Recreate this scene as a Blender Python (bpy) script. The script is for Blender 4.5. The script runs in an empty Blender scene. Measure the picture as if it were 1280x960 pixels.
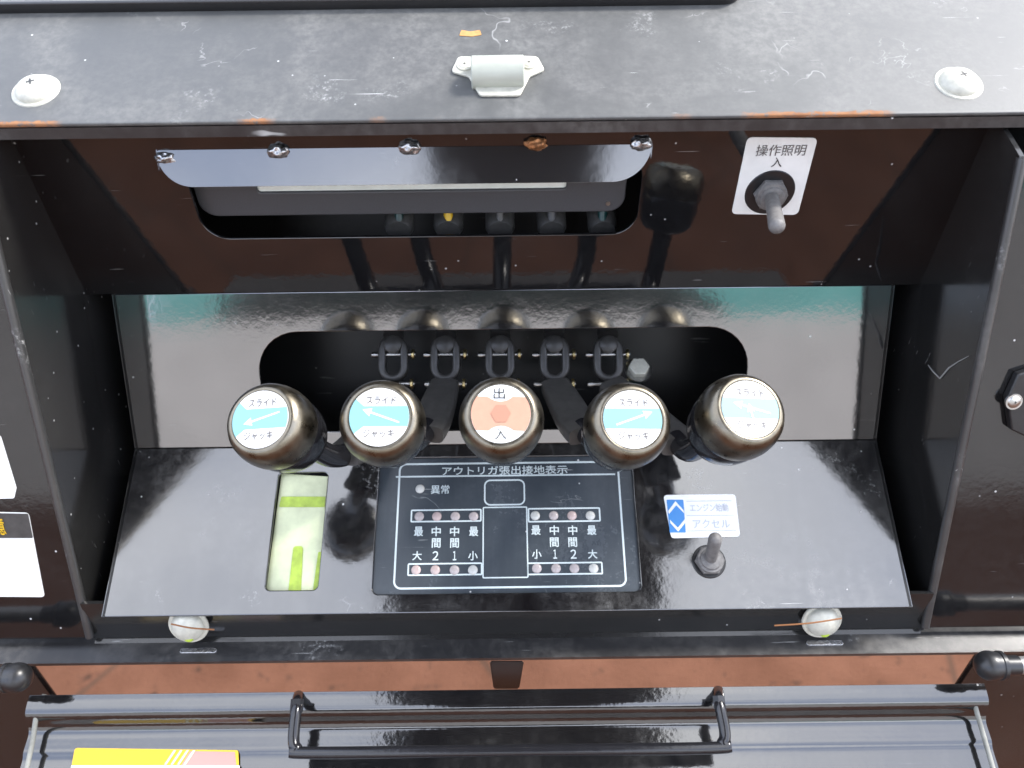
import bpy, bmesh, math, random
from mathutils import Vector, Matrix
random.seed(7)
C = bpy.context.scene.collection
R = math.radians
S = bpy.context.scene

# ------------------------------------------------------------------ camera
H = 1.55; PITCH = R(40); ROLL = R(0.7); F = 1000.0
CX = 0.0057
e_x = Vector((1, 0, 0)); e_d = Vector((0, -math.sin(PITCH), -math.cos(PITCH))); e_f = Vector((0, math.cos(PITCH), -math.sin(PITCH)))
cR = e_x * math.cos(ROLL) + e_d * math.sin(ROLL)
cD = -e_x * math.sin(ROLL) + e_d * math.cos(ROLL)
CAM = Vector((CX, 0, H))
cam = bpy.data.cameras.new('camera'); cam_o = bpy.data.objects.new('camera', cam); C.objects.link(cam_o)
cam_o.matrix_world = Matrix(((cR.x, -cD.x, -e_f.x, CAM.x), (cR.y, -cD.y, -e_f.y, CAM.y), (cR.z, -cD.z, -e_f.z, CAM.z), (0, 0, 0, 1)))
cam.sensor_width = 36; cam.lens = F / 1280 * 36; cam.clip_start = 0.01; cam.clip_end = 500
cam.dof.use_dof = True; cam.dof.focus_distance = 0.56; cam.dof.aperture_fstop = 6.3
S.camera = cam_o

# ------------------------------------------------------------------ sky and sun
SUN_EL = R(48); SUN_ROT = R(72)
w = bpy.data.worlds.new('World'); S.world = w; w.use_nodes = True
nt = w.node_tree; nt.nodes.clear()
def N(t, typ, **kw):
    n = t.nodes.new(typ)
    for k, v in kw.items(): setattr(n, k, v)
    return n
sky = N(nt, 'ShaderNodeTexSky', sky_type='NISHITA', sun_disc=False, sun_elevation=SUN_EL, sun_rotation=SUN_ROT, air_density=1.0, dust_density=1.5, ozone_density=1.0)
tc = N(nt, 'ShaderNodeTexCoord')
mp = N(nt, 'ShaderNodeMapping'); mp.inputs['Scale'].default_value = (1, 1, 1.6); mp.inputs['Location'].default_value = (0.35, 0.1, 0.2)
nz = N(nt, 'ShaderNodeTexNoise'); nz.inputs['Scale'].default_value = 1.2; nz.inputs['Detail'].default_value = 5; nz.inputs['Roughness'].default_value = 0.52
cr = N(nt, 'ShaderNodeValToRGB'); cr.color_ramp.elements[0].position = 0.40; cr.color_ramp.elements[1].position = 0.62
cr.color_ramp.elements[0].color = (0.0, 0.0, 0.0, 1); cr.color_ramp.elements[1].color = (1, 1, 1, 1)
thin = N(nt, 'ShaderNodeMix', data_type='RGBA'); thin.inputs[0].default_value = .6; thin.inputs[7].default_value = (7.8, 8.9, 11.8, 1)
mx = N(nt, 'ShaderNodeMix', data_type='RGBA'); mx.inputs[7].default_value = (12.5, 12.7, 13.2, 1)
bg = N(nt, 'ShaderNodeBackground'); bg.inputs['Strength'].default_value = 0.12
wo = N(nt, 'ShaderNodeOutputWorld')
L = nt.links.new
L(tc.outputs['Generated'], mp.inputs[0]); L(mp.outputs[0], nz.inputs['Vector']); L(nz.outputs['Fac'], cr.inputs[0])
L(cr.outputs[0], mx.inputs[0]); L(sky.outputs[0], thin.inputs[6]); L(thin.outputs[2], mx.inputs[6]); L(mx.outputs[2], bg.inputs[0]); L(bg.outputs[0], wo.inputs[0])
sun = bpy.data.lights.new('sun', 'SUN'); sun.energy = 2.0; sun.angle = R(11); sun.color = (1, 0.96, 0.9)
so = bpy.data.objects.new('sun', sun); C.objects.link(so)
sd = Vector((math.sin(SUN_ROT) * math.cos(SUN_EL), math.cos(SUN_ROT) * math.cos(SUN_EL), math.sin(SUN_EL)))
so.rotation_euler = sd.to_track_quat('Z', 'Y').to_euler()
S.view_settings.view_transform = 'Standard'; S.view_settings.look = 'None'
S.view_settings.exposure = 1.65; S.view_settings.gamma = 1.0; S.view_settings.use_curve_mapping = False
S.render.engine = 'CYCLES'

# ------------------------------------------------------------------ helpers: places
def YZ(y, d):                               # side profile: y below the line of sight, d along it -> world Y, Z
    p = CAM + e_f * d + e_d * y
    return Vector((0, p.y, p.z))
def ray(px, py): return cR * ((px - 640) / F) + cD * ((py - 480) / F) + e_f
def at(px, py, d): return CAM + ray(px, py) * d
class Plane:
    """a sheet: origin on the centre line at its upper edge, +y up the sheet, +z out of it"""
    def __init__(s, top, down):
        s.o = top; t = (down - top).normalized(); s.len = (down - top).length
        s.up = -t; s.n = e_x.cross(s.up).normalized()
        s.m = Matrix(((1, s.up.x, s.n.x, 0), (0, s.up.y, s.n.y, s.o.y), (0, s.up.z, s.n.z, s.o.z), (0, 0, 0, 1)))
    def hit(s, px, py, h=0):
        r = ray(px, py); o = s.o + s.n * h
        k = (o - CAM).dot(s.n) / r.dot(s.n); p = CAM + r * k - s.o
        return p.x, p.dot(s.up)
    def pt(s, x, y, h=0): return s.o + e_x * x + s.up * y + s.n * h
    def at(s, x, y, h=0): return s.m @ Matrix.Translation((x, y, h))

# ------------------------------------------------------------------ helpers: objects
def link(name, me, mat, parent=None, m=None):
    o = bpy.data.objects.new(name, me); C.objects.link(o)
    if mat and not me.materials: me.materials.append(mat)
    if parent is not None:
        o.parent = parent
        o.matrix_basis = parent_world(parent).inverted() @ (m or Matrix())
    elif m is not None: o.matrix_basis = m
    return o
def parent_world(o):
    m = o.matrix_basis.copy(); p = o.parent
    while p: m = p.matrix_basis @ m; p = p.parent
    return m
def tag(o, label=None, cat=None, group=None, kind=None):
    for k, v in (('label', label), ('category', cat), ('group', group), ('kind', kind)):
        if v: o[k] = v
    return o
def thing(name, loc, label, cat, group=None):
    o = bpy.data.objects.new(name, None); C.objects.link(o); o.location = loc; o.empty_display_size = .02
    o.matrix_basis = Matrix.Translation(loc)
    return tag(o, label, cat, group)
def smooth(me, ang=35):
    me.polygons.foreach_set('use_smooth', [True] * len(me.polygons)); me.set_sharp_from_angle(angle=R(ang)); return me
def from_bm(bm, ang=35):
    me = bpy.data.meshes.new('m'); bm.normal_update(); bm.to_mesh(me); bm.free(); return smooth(me, ang)
def curve_mesh(cu):
    o = bpy.data.objects.new('tmp', cu); C.objects.link(o); bpy.context.view_layer.update()
    dg = bpy.context.evaluated_depsgraph_get()
    me = bpy.data.meshes.new_from_object(o.evaluated_get(dg)); bpy.data.objects.remove(o); bpy.data.curves.remove(cu)
    me.materials.clear(); return me
def plate(loops, th, bev=0.0, z0=0.0):
    """flat plate from closed loops (first outer, the rest holes); front face at z0, thickness th backwards"""
    cu = bpy.data.curves.new('c', 'CURVE'); cu.dimensions = '2D'; cu.fill_mode = 'BOTH'
    cu.extrude = max(th / 2 - bev, 1e-6); cu.bevel_depth = bev; cu.bevel_resolution = 2; cu.offset = -bev
    for lp in loops:
        sp = cu.splines.new('POLY'); sp.points.add(len(lp) - 1); sp.use_cyclic_u = True
        for q, (x, y) in zip(sp.points, lp): q.co = (x, y, 0, 1)
    me = curve_mesh(cu); me.transform(Matrix.Translation((0, 0, z0 - th / 2)))
    return smooth(me, 40)
def rr(x0, y0, x1, y1, r, n=8):
    """rounded rectangle; r a number or four (lower left, lower right, upper right, upper left)"""
    rs = r if isinstance(r, (tuple, list)) else (r,) * 4
    out = []
    for (cx, cy, a0), q in zip(((x0, y0, 180), (x1, y0, 270), (x1, y1, 0), (x0, y1, 90)), rs):
        sx = 1 if cx == x0 else -1; sy = 1 if cy == y0 else -1
        if q <= 0: out.append((cx, cy)); continue
        for i in range(n + 1):
            a = R(a0 + 90 * i / n); out.append((cx + sx * q + q * math.cos(a), cy + sy * q + q * math.sin(a)))
    return out
def round_poly(pts, r, n=6):
    out = []
    k = len(pts)
    for i in range(k):
        p = Vector(pts[i]); a = (Vector(pts[i - 1]) - p).normalized(); b = (Vector(pts[(i + 1) % k]) - p).normalized()
        ang = a.angle(b); q = r / math.tan(ang / 2)
        A = p + a * q; B = p + b * q
        for j in range(n + 1):
            t = j / n; out.append(tuple((1 - t) ** 2 * A + 2 * t * (1 - t) * p + t * t * B))
    return out
def circ(x, y, r, n=32): return [(x + r * math.cos(2 * math.pi * i / n), y + r * math.sin(2 * math.pi * i / n)) for i in range(n)]
def lathe(prof, seg=48, ang=30):
    bm = bmesh.new(); rings = []
    for r, z in prof:
        if r < 1e-6: rings.append([bm.verts.new((0, 0, z))])
        else: rings.append([bm.verts.new((r * math.cos(2 * math.pi * i / seg), r * math.sin(2 * math.pi * i / seg), z)) for i in range(seg)])
    for a, b in zip(rings, rings[1:]):
        for i in range(seg):
            j = (i + 1) % seg
            if len(a) == 1 and len(b) == 1: continue
            if len(a) == 1: bm.faces.new((a[0], b[j], b[i]))
            elif len(b) == 1: bm.faces.new((a[i], a[j], b[0]))
            else: bm.faces.new((a[i], a[j], b[j], b[i]))
    bmesh.ops.recalc_face_normals(bm, faces=bm.faces)
    return from_bm(bm, ang)
def catmull(pts, n=8):
    P = [pts[0]] + list(pts) + [pts[-1]]; out = []
    for i in range(1, len(P) - 2):
        for j in range(n):
            t = j / n; a, b, c, d = P[i - 1], P[i], P[i + 1], P[i + 2]
            out.append(0.5 * ((2 * b) + (c - a) * t + (2 * a - 5 * b + 4 * c - d) * t * t + (3 * b - a - 3 * c + d) * t ** 3))
    out.append(P[-2]); return out
def sweep(pts, rads, seg=16, side=None, cap=True):
    """tube along world points; rads numbers or (wide, thin) pairs"""
    bm = bmesh.new(); rings = []; up = side
    for i, p in enumerate(pts):
        t = (pts[min(i + 1, len(pts) - 1)] - pts[max(i - 1, 0)]).normalized()
        if up is None: up = t.orthogonal()
        u = (up - t * up.dot(t)).normalized(); v = t.cross(u)
        if side is None: up = u
        r = rads[i] if isinstance(rads, list) else rads
        ra, rb = r if isinstance(r, tuple) else (r, r)
        sq = isinstance(r, tuple)
        ring = []
        for k in range(seg):
            a = 2 * math.pi * k / seg; ca, sa = math.cos(a), math.sin(a)
            if sq:
                e = .45; ca = math.copysign(abs(ca) ** e, ca); sa = math.copysign(abs(sa) ** e, sa)
            ring.append(bm.verts.new(p + u * ra * ca + v * rb * sa))
        rings.append(ring)
    for a, b in zip(rings, rings[1:]):
        for i in range(seg): bm.faces.new((a[i], a[(i + 1) % seg], b[(i + 1) % seg], b[i]))
    if cap: bm.faces.new(rings[0][::-1]); bm.faces.new(rings[-1])
    bmesh.ops.recalc_face_normals(bm, faces=bm.faces)
    return from_bm(bm, 40)
def prism(profile, x0, x1, closed=True, nx=1, ang=25):
    """profile of (Y,Z) vectors run along x"""
    bm = bmesh.new(); rings = []
    for k in range(nx + 1):
        x = x0 + (x1 - x0) * k / nx; rings.append([bm.verts.new((x, p.y, p.z)) for p in profile])
    n = len(profile)
    for a, b in zip(rings, rings[1:]):
        for i in range(n if closed else n - 1): bm.faces.new((a[i], b[i], b[(i + 1) % n], a[(i + 1) % n]))
    if closed: bm.faces.new(rings[0]); bm.faces.new(rings[-1][::-1])
    bmesh.ops.recalc_face_normals(bm, faces=bm.faces)
    return from_bm(bm, ang)
def thick(profile, th, sgn=1):
    """offset an open (Y,Z) polyline into a closed sheet outline"""
    off = []
    for i, p in enumerate(profile):
        a = profile[max(i - 1, 0)]; b = profile[min(i + 1, len(profile) - 1)]
        t = (b - a).normalized(); n = Vector((0, -t.z, t.y)) * sgn; off.append(p + n * th)
    return list(profile) + off[::-1]
def frame_mesh(x0, y0, x1, y1, r, wd, z): return plate([rr(x0, y0, x1, y1, r), rr(x0 + wd, y0 + wd, x1 - wd, y1 - wd, max(r - wd, 0))], .0003, 0, z)
def text_mesh(s, w, h, bold=0.0):
    """lettering w wide and h high about its centre"""
    cu = bpy.data.curves.new('t', 'FONT'); cu.body = s; cu.size = 1; cu.offset = bold; cu.resolution_u = 3; cu.extrude = 0.00001
    me = curve_mesh(cu)
    if not me.vertices: return me
    xs = [v.co.x for v in me.vertices]; ys = [v.co.y for v in me.vertices]
    x0, x1, y0, y1 = min(xs), max(xs), min(ys), max(ys)
    for v in me.vertices:
        v.co.x = ((v.co.x - x0) / (x1 - x0) - .5) * w; v.co.y = ((v.co.y - y0) / (y1 - y0) - .5) * h; v.co.z = (1 if v.co.z > 0 else 0) * .0001
    return me
def axis_m(p, z, x=None):
    z = z.normalized(); x = x or e_x; y = z.cross(x).normalized(); x = y.cross(z)
    return Matrix(((x.x, y.x, z.x, p.x), (x.y, y.y, z.y, p.y), (x.z, y.z, z.z, p.z), (0, 0, 0, 1)))

# ------------------------------------------------------------------ materials
def new_mat(name):
    m = bpy.data.materials.new(name); m.use_nodes = True; t = m.node_tree
    return m, t, t.nodes['Principled BSDF']
def tri(t, ramp, src):
    r = N(t, 'ShaderNodeValToRGB'); els = r.color_ramp.elements
    els[0].position, els[0].color = ramp[0][0], (*([ramp[0][1]] * 3), 1)
    els[1].position, els[1].color = ramp[-1][0], (*([ramp[-1][1]] * 3), 1)
    for p, v in ramp[1:-1]:
        e = els.new(p); e.color = (v, v, v, 1)
    t.links.new(src, r.inputs[0]); return r.outputs[0]
def noise(t, vec, sc, det=4, ro=.5, dist=0):
    n = N(t, 'ShaderNodeTexNoise'); n.inputs['Scale'].default_value = sc; n.inputs['Detail'].default_value = det
    n.inputs['Roughness'].default_value = ro; n.inputs['Distortion'].default_value = dist; t.links.new(vec, n.inputs['Vector']); return n.outputs['Fac']
def mathn(t, op, a, b=None, cl=False):
    n = N(t, 'ShaderNodeMath', operation=op, use_clamp=cl)
    for i, v in enumerate((a, b)):
        if v is None: continue
        if isinstance(v, (int, float)): n.inputs[i].default_value = v
        else: t.links.new(v, n.inputs[i])
    return n.outputs[0]
def mixc(t, f, a, b):
    n = N(t, 'ShaderNodeMix', data_type='RGBA')
    if isinstance(f, (int, float)): n.inputs[0].default_value = f
    else: t.links.new(f, n.inputs[0])
    for i, v in ((6, a), (7, b)):
        if isinstance(v, tuple): n.inputs[i].default_value = (*v, 1)
        else: t.links.new(v, n.inputs[i])
    return n.outputs[2]
def mapped(t, scale=(1, 1, 1), rot=(0, 0, 0), src='Object', loc=(0, 0, 0)):
    tcn = N(t, 'ShaderNodeTexCoord'); m = N(t, 'ShaderNodeMapping')
    m.inputs['Scale'].default_value = scale; m.inputs['Rotation'].default_value = rot; m.inputs['Location'].default_value = loc
    t.links.new(tcn.outputs[src], m.inputs[0]); return m.outputs[0]
def paint(name, base=(.006, .006, .0065), rough=.06, dust=.25, peel=.12, scratch=.5, dustcol=(.32, .31, .29), speck=.5, ior=1.6, coat=0, dust_lo=.5, seed=0.0, rust=None, film=0.0, scuff=.0, streak=0.0, crack=0.0):
    m, t, b = new_mat(name); vec = mapped(t, loc=(seed, seed * .7, seed * .3))
    big = noise(t, vec, 9, 8, .62, .6); fine = noise(t, vec, 160, 4, .7)
    d1 = tri(t, [(dust_lo, 0), (dust_lo + .28, 1)], big)
    d2 = tri(t, [(.38, .2), (.75, 1)], fine)
    dm = mathn(t, 'MULTIPLY', mathn(t, 'MULTIPLY', d1, d2), dust)
    if film: dm = mathn(t, 'ADD', dm, film * 1.0, True)
    if streak:
        st = tri(t, [(.45, 0), (.8, 1)], noise(t, mapped(t, (46, 3.5, 3.5), loc=(seed, 2, 0)), 1, 6, .62, .5))
        dm = mathn(t, 'ADD', dm, mathn(t, 'MULTIPLY', mathn(t, 'MULTIPLY', st, d2), streak), True)
    # scratches: stretched noise in two directions
    ms = None
    for rot, sd in ((.5, .3), (-.9, 3.1), (1.4, 7.7)):
        v2 = mapped(t, (14, 420, 60), (0, 0, rot), loc=(sd + seed, sd, 0))
        s_ = tri(t, [(.70, 0), (.735, 1)], noise(t, v2, 1, 3, .6, .25))
        ms = s_ if ms is None else mathn(t, 'MAXIMUM', ms, s_)
    patch = tri(t, [(.52, 0), (.66, 1)], noise(t, vec, 22, 3, .5))
    ms = mathn(t, 'MULTIPLY', mathn(t, 'MULTIPLY', ms, patch), scratch)
    # hairline cracks and curved scratches: contour lines of a warped noise, broken up
    for sc_, sd, wd_ in ((7, 2.0, .0013), (13, 9.0, .0018)):
        v3 = mapped(t, loc=(seed + sd, sd, sd * .5)); c3 = noise(t, v3, sc_, 5, .55, .4)
        ln = tri(t, [(0, 1), (wd_, 0)], mathn(t, 'ABSOLUTE', mathn(t, 'SUBTRACT', c3, .5)))
        br = tri(t, [(.60, 0), (.66, 1)], noise(t, v3, sc_ * 2.3, 3, .5))
        ms = mathn(t, 'MAXIMUM', ms, mathn(t, 'MULTIPLY', mathn(t, 'MULTIPLY', ln, br), crack))
    # chalky scuffs
    sf = mathn(t, 'MULTIPLY', tri(t, [(.62, 0), (.70, 1)], noise(t, mapped(t, loc=(seed * 2, 4, 1)), 16, 4, .5)), tri(t, [(.52, 0), (.68, 1)], noise(t, vec, 330, 5, .75)))
    ms = mathn(t, 'MAXIMUM', ms, mathn(t, 'MULTIPLY', sf, scuff))
    # specks
    vo = N(t, 'ShaderNodeTexVoronoi'); vo.inputs['Scale'].default_value = 95; t.links.new(vec, vo.inputs['Vector'])
    sp = tri(t, [(.05, 1), (.09, 0)], vo.outputs['Distance'])
    sel = N(t, 'ShaderNodeSeparateColor'); t.links.new(vo.outputs['Color'], sel.inputs[0])
    sp = mathn(t, 'MULTIPLY', mathn(t, 'MULTIPLY', sp, tri(t, [(.88, 0), (.9, 1)], sel.outputs[0])), speck)
    mark = mathn(t, 'MAXIMUM', ms, sp)
    col = mixc(t, dm, base, dustcol); col = mixc(t, mark, col, (.62, .62, .6))
    rgh = mathn(t, 'ADD', mathn(t, 'MULTIPLY', dm, .9), rough, True)
    rgh = mathn(t, 'ADD', rgh, mathn(t, 'MULTIPLY', mark, .4), True)
    if rust:
        msk = rust(t); col = mixc(t, msk, col, mixc(t, noise(t, vec, 90, 5, .6), (.13, .05, .025), (.40, .20, .09)))
        rgh = mathn(t, 'ADD', rgh, mathn(t, 'MULTIPLY', msk, .5), True)
    t.links.new(col, b.inputs['Base Color']); t.links.new(rgh, b.inputs['Roughness'])
    b.inputs['IOR'].default_value = ior
    if coat: b.inputs['Coat Weight'].default_value = coat; b.inputs['Coat Roughness'].default_value = .04
    bu = N(t, 'ShaderNodeBump'); bu.inputs['Strength'].default_value = peel; bu.inputs['Distance'].default_value = .0006
    pe = noise(t, vec, 260, 2, .5); lo = noise(t, vec, 28, 2, .5)
    hgt = mathn(t, 'ADD', mathn(t, 'ADD', mathn(t, 'MULTIPLY', pe, .35), mathn(t, 'MULTIPLY', lo, 1.2)), mathn(t, 'MULTIPLY', mark, -.3))
    t.links.new(hgt, bu.inputs['Height']); t.links.new(bu.outputs[0], b.inputs['Normal'])
    return m
def simple(name, col, rough=.5, metal=0, bump=0, sc=200, var=0.0, ior=1.5, trans=0):
    m, t, b = new_mat(name)
    b.inputs['Roughness'].default_value = rough; b.inputs['Metallic'].default_value = metal; b.inputs['IOR'].default_value = ior
    b.inputs['Transmission Weight'].default_value = trans
    vec = mapped(t); nzf = noise(t, vec, sc, 5, .6)
    f = tri(t, [(.3, 0), (.75, 1)], nzf)
    dark = tuple(c * (1 - var) for c in col)
    t.links.new(mixc(t, f, dark, col), b.inputs['Base Color'])
    if bump:
        bu = N(t, 'ShaderNodeBump'); bu.inputs['Strength'].default_value = bump; bu.inputs['Distance'].default_value = .0005
        t.links.new(nzf, bu.inputs['Height']); t.links.new(bu.outputs[0], b.inputs['Normal'])
    return m

def edge_rust(lo, hi, sc=9, th=.55, axis='Y'):
    """rust where the paint is worn through along an edge (object coordinate between lo and hi)"""
    def f(t):
        tcn = N(t, 'ShaderNodeTexCoord'); sx = N(t, 'ShaderNodeSeparateXYZ'); t.links.new(tcn.outputs['Object'], sx.inputs[0])
        wob = mathn(t, 'MULTIPLY', mathn(t, 'SUBTRACT', noise(t, tcn.outputs['Object'], 120, 4, .6), .5), .006)
        mr = N(t, 'ShaderNodeMapRange'); mr.inputs['From Min'].default_value = lo; mr.inputs['From Max'].default_value = hi
        t.links.new(mathn(t, 'ADD', sx.outputs[axis], wob), mr.inputs['Value'])
        m2 = N(t, 'ShaderNodeMapping'); m2.inputs['Scale'].default_value = (sc, .01, .01) if axis != 'X' else (.01, sc, sc)
        t.links.new(tcn.outputs['Object'], m2.inputs[0])
        al = tri(t, [(th, 0), (th + .05, 1)], noise(t, m2.outputs[0], 1, 3, .5))
        return mathn(t, 'MULTIPLY', mathn(t, 'MULTIPLY', tri(t, [(.2, 0), (.6, 1)], mr.outputs[0]), al), tri(t, [(.36, 0), (.5, 1)], noise(t, tcn.outputs['Object'], 210, 5, .7)))
    return f

M = {}
M['black'] = paint('black_gloss_paint')
M['panel'] = paint('black_panel_paint', rough=.045, dust=.035, peel=.10, scratch=.35, speck=.5, ior=1.75)
M['lower'] = paint('lower_panel_paint', rough=.075, dust=.17, streak=.13, scuff=.3, crack=.12, peel=.16, scratch=.4, speck=.7, ior=2.05, dust_lo=.42, seed=2.2)
M['middle'] = paint('middle_panel_paint', rough=.075, dust=.05, peel=.12, streak=.03, scratch=.35, speck=.5, ior=2.8, seed=7.7)
M['edge'] = paint('worn_edge_paint', base=(.02, .02, .02), rough=.3, dust=.3, scratch=.6, speck=1, seed=3.9, rust=edge_rust(0, -.001, 30, .55, 'Z'), film=.03, scuff=.6)
M['wall'] = paint('side_wall_paint', base=(.010, .010, .010), rough=.13, dust=.06, film=.012, scratch=.35, speck=.5, ior=1.5, seed=5)
M['frame'] = paint('frame_paint', rough=.09, dust=.04, scratch=.4, speck=.8, ior=1.6, dust_lo=.4, seed=1.2)
M['shelf'] = paint('weathered_shelf_paint', base=(.060, .062, .062), rough=.46, dust=.26, peel=.25, scratch=.9, dustcol=(.42, .41, .38), speck=.8, ior=1.5, dust_lo=.38, seed=3.3, scuff=.45, crack=.28, streak=.05, rust=edge_rust(-.1216, -.1236, 8, .51), film=.03)
M['lip'] = paint('lip_paint', base=(.014, .014, .015), rough=.3, dust=.18, scuff=.5, scratch=.8, speck=1, dustcol=(.35, .33, .3), dust_lo=.35, seed=4.4)
M['shade'] = paint('dark_inner_paint', base=(.009, .009, .009), rough=.35, dust=.06, scratch=.2, speck=.3, ior=1.4)
M['visor'] = paint('visor_paint', base=(.012, .013, .014), rough=.08, dust=.22, scuff=.35, scratch=.5, speck=.8, ior=2.2, dustcol=(.4, .4, .38), dust_lo=.45, seed=8.8, peel=.06)
M['door'] = paint('door_paint', rough=.08, dust=.08, peel=.28, scratch=.1, speck=.3, ior=1.95, streak=.04, seed=9.1)
M['plastic'] = simple('grey_plastic', (.055, .056, .06), .45, bump=.2, sc=900, var=.2)
M['rubber'] = simple('black_rubber', (.015, .015, .016), .35, bump=.1, sc=300, var=.3)
M['boot'] = simple('dusty_rubber', (.18, .172, .165), .6, bump=.3, sc=260, var=.45)
M['zinc'] = simple('white_zinc_bolt', (.56, .55, .47), .5, .15, bump=.4, sc=180, var=.3)
M['steel'] = simple('steel', (.6, .6, .58), .3, 1, bump=.2, sc=200, var=.4)
M['brass'] = simple('brass_pin', (.75, .62, .32), .3, 1, var=.3)
M['white'] = simple('white_sticker', (.78, .78, .75), .35, var=.14, sc=45)
M['ink'] = simple('black_ink', (.02, .02, .02), .4)
M['greyink'] = simple('faded_ink', (.10, .09, .085), .5)
M['paleink'] = simple('very_faded_ink', (.47, .49, .54), .5)
M['board'] = paint('indicator_film', base=(.036, .044, .052), rough=.24, dust=.16, streak=.10, crack=.15, scratch=.5, speck=.8, ior=1.5, seed=6.1, peel=.05, dustcol=(.3, .33, .36))
M['line'] = simple('pale_print', (.50, .56, .56), .4)
M['led'] = simple('led_lens', (.42, .37, .36), .25, var=.35, sc=400)
M['led_b'] = simple('led_lens_white', (.50, .50, .47), .25, var=.3, sc=300); M['led_c'] = simple('led_lens_rose', (.46, .36, .34), .25, var=.3, sc=300)
M['blue'] = simple('blue_print', (.05, .22, .52), .4)
M['cyan'] = simple('cyan_print', (.17, .36, .38), .4)
M['arrow'] = simple('cream_print', (.72, .68, .42), .4)
M['orange'] = simple('orange_print', (.46, .25, .17), .4, var=.1)
M['orange2'] = simple('dark_orange_print', (.36, .18, .12), .4)
M['yellow'] = simple('yellow_print', (.60, .37, .008), .4)
M['salmon'] = simple('salmon_print', (.42, .22, .19), .4)
M['gauge'] = simple('gauge_plate', (.60, .64, .40), .3, var=.3, sc=55)
M['green'] = simple('lime_mark', (.44, .60, .06), .4, var=.45, sc=130)
M['lcd'] = simple('lcd_glass', (.72, .76, .70), .15, var=.15, sc=50)
M['shaft'] = simple('black_shaft', (.012, .012, .014), .16, bump=.25, sc=120, var=.2)
M['cast'] = simple('black_cast_steel', (.06, .058, .055), .4, bump=.5, sc=150, var=.4)
M['valve'] = simple('teal_valve_paint', (.01, .05, .05), .35, bump=.3, sc=90, var=.5)
M['weld'] = simple('weld_bead', (.75, .75, .76), .2, .9, bump=1, sc=420, var=.75)
M['weldr'] = simple('rusty_weld_bead', (.60, .27, .11), .4, .6, bump=1, sc=420, var=.85)
M['greyish'] = simple('bare_scratch', (.3, .3, .29), .6)
M['straw'] = simple('dry_straw', (.22, .09, .03), .6)
M['strap'] = simple('pale_strap', (.26, .26, .23), .7, bump=.5, sc=120, var=.4)
# knob: worn black plastic, its taupe sky reflection put into the base colour
m, t, b = new_mat('brown_black_knob'); vec = mapped(t)
kb_ = N(t, 'ShaderNodeBump'); kb_.inputs['Strength'].default_value = .12; kb_.inputs['Distance'].default_value = .0004; t.links.new(noise(t, vec, 170, 5, .7), kb_.inputs['Height']); t.links.new(kb_.outputs[0], b.inputs['Normal'])
t.links.new(tri(t, [(.35, .24), (.7, .44)], noise(t, vec, 110, 5, .7)), b.inputs['Roughness'])
kn = tri(t, [(.3, 0), (.8, 1)], noise(t, vec, 60, 6, .6))
t.links.new(mixc(t, kn, (.13, .113, .085), (.27, .24, .185)), b.inputs['Base Color'])
b.inputs['Metallic'].default_value = 1; b.inputs['Roughness'].default_value = .30; b.inputs['Coat Weight'].default_value = 0; b.inputs['Coat Roughness'].default_value = .1
M['knob'] = m
# ground
m, t, b = new_mat('red_brown_ground'); vec = mapped(t)
g = mixc(t, tri(t, [(.3, 0), (.7, 1)], noise(t, vec, 6, 8, .6)), (.080, .034, .019), (.125, .056, .033))
g = mixc(t, tri(t, [(.6, 0), (.7, .7)], noise(t, vec, 26, 5, .6)), g, (.022, .015, .011))
vo = N(t, 'ShaderNodeTexVoronoi', feature='DISTANCE_TO_EDGE'); vo.inputs['Scale'].default_value = 1.1; t.links.new(vec, vo.inputs['Vector'])
g = mixc(t, tri(t, [(0.0, .8), (.012, 0)], vo.outputs['Distance']), g, (.05, .03, .02))
t.links.new(g, b.inputs['Base Color']); b.inputs['Roughness'].default_value = .95; b.inputs['Specular IOR Level'].default_value = .1
bu = N(t, 'ShaderNodeBump'); bu.inputs['Distance'].default_value = .004; t.links.new(noise(t, vec, 120, 6, .7), bu.inputs['Height']); t.links.new(bu.outputs[0], b.inputs['Normal'])
M['ground'] = m

# ------------------------------------------------------------------ ground
bm = bmesh.new(); bmesh.ops.create_grid(bm, x_segments=8, y_segments=8, size=150)
tag(link('ground', from_bm(bm), M['ground']), kind='structure')

# the yard behind the photographer, seen only as reflections in the black paint
bm = bmesh.new(); bmesh.ops.create_cube(bm, size=1)
for v in bm.verts: v.co = Vector((v.co.x * 30, v.co.y * .2 - 6.5, v.co.z * 2.8 + 1.4))
tag(link('yard_wall', from_bm(bm), simple('pale_concrete', (.74, .72, .68), .85, bump=.4, sc=3, var=.25)), 'pale concrete yard wall behind the photographer reflected in the middle panel', 'wall')
sh = thing('shed', Vector((0, -12, 0)), 'teal sheet metal shed beyond the yard wall reflected in the middle panel', 'shed')
prof = [(-5.2 + .22 * i, -10 + (.06 if i % 2 else 0)) for i in range(60)]
bm = bmesh.new(); lo = [bm.verts.new((x, y, 0)) for x, y in prof]; up = [bm.verts.new((x, y, 4.3)) for x, y in prof]
for i in range(len(prof) - 1): bm.faces.new((lo[i], lo[i + 1], up[i + 1], up[i]))
bm.normal_update(); bmesh.ops.solidify(bm, geom=bm.faces[:], thickness=.02)
link('cladding', from_bm(bm), simple('teal_cladding', (.14, .52, .47), .5, var=.3, sc=1), sh)
bm = bmesh.new(); bmesh.ops.create_cube(bm, size=1)
for v in bm.verts: v.co = Vector((v.co.x * 13.4 + 1.3, v.co.y * 4 - 12.1, v.co.z * .15 + 4.4 + (v.co.y < 0) * .5))
link('roof', from_bm(bm), simple('shed_roof', (.12, .13, .14), .6, var=.3, sc=1), sh)

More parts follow.
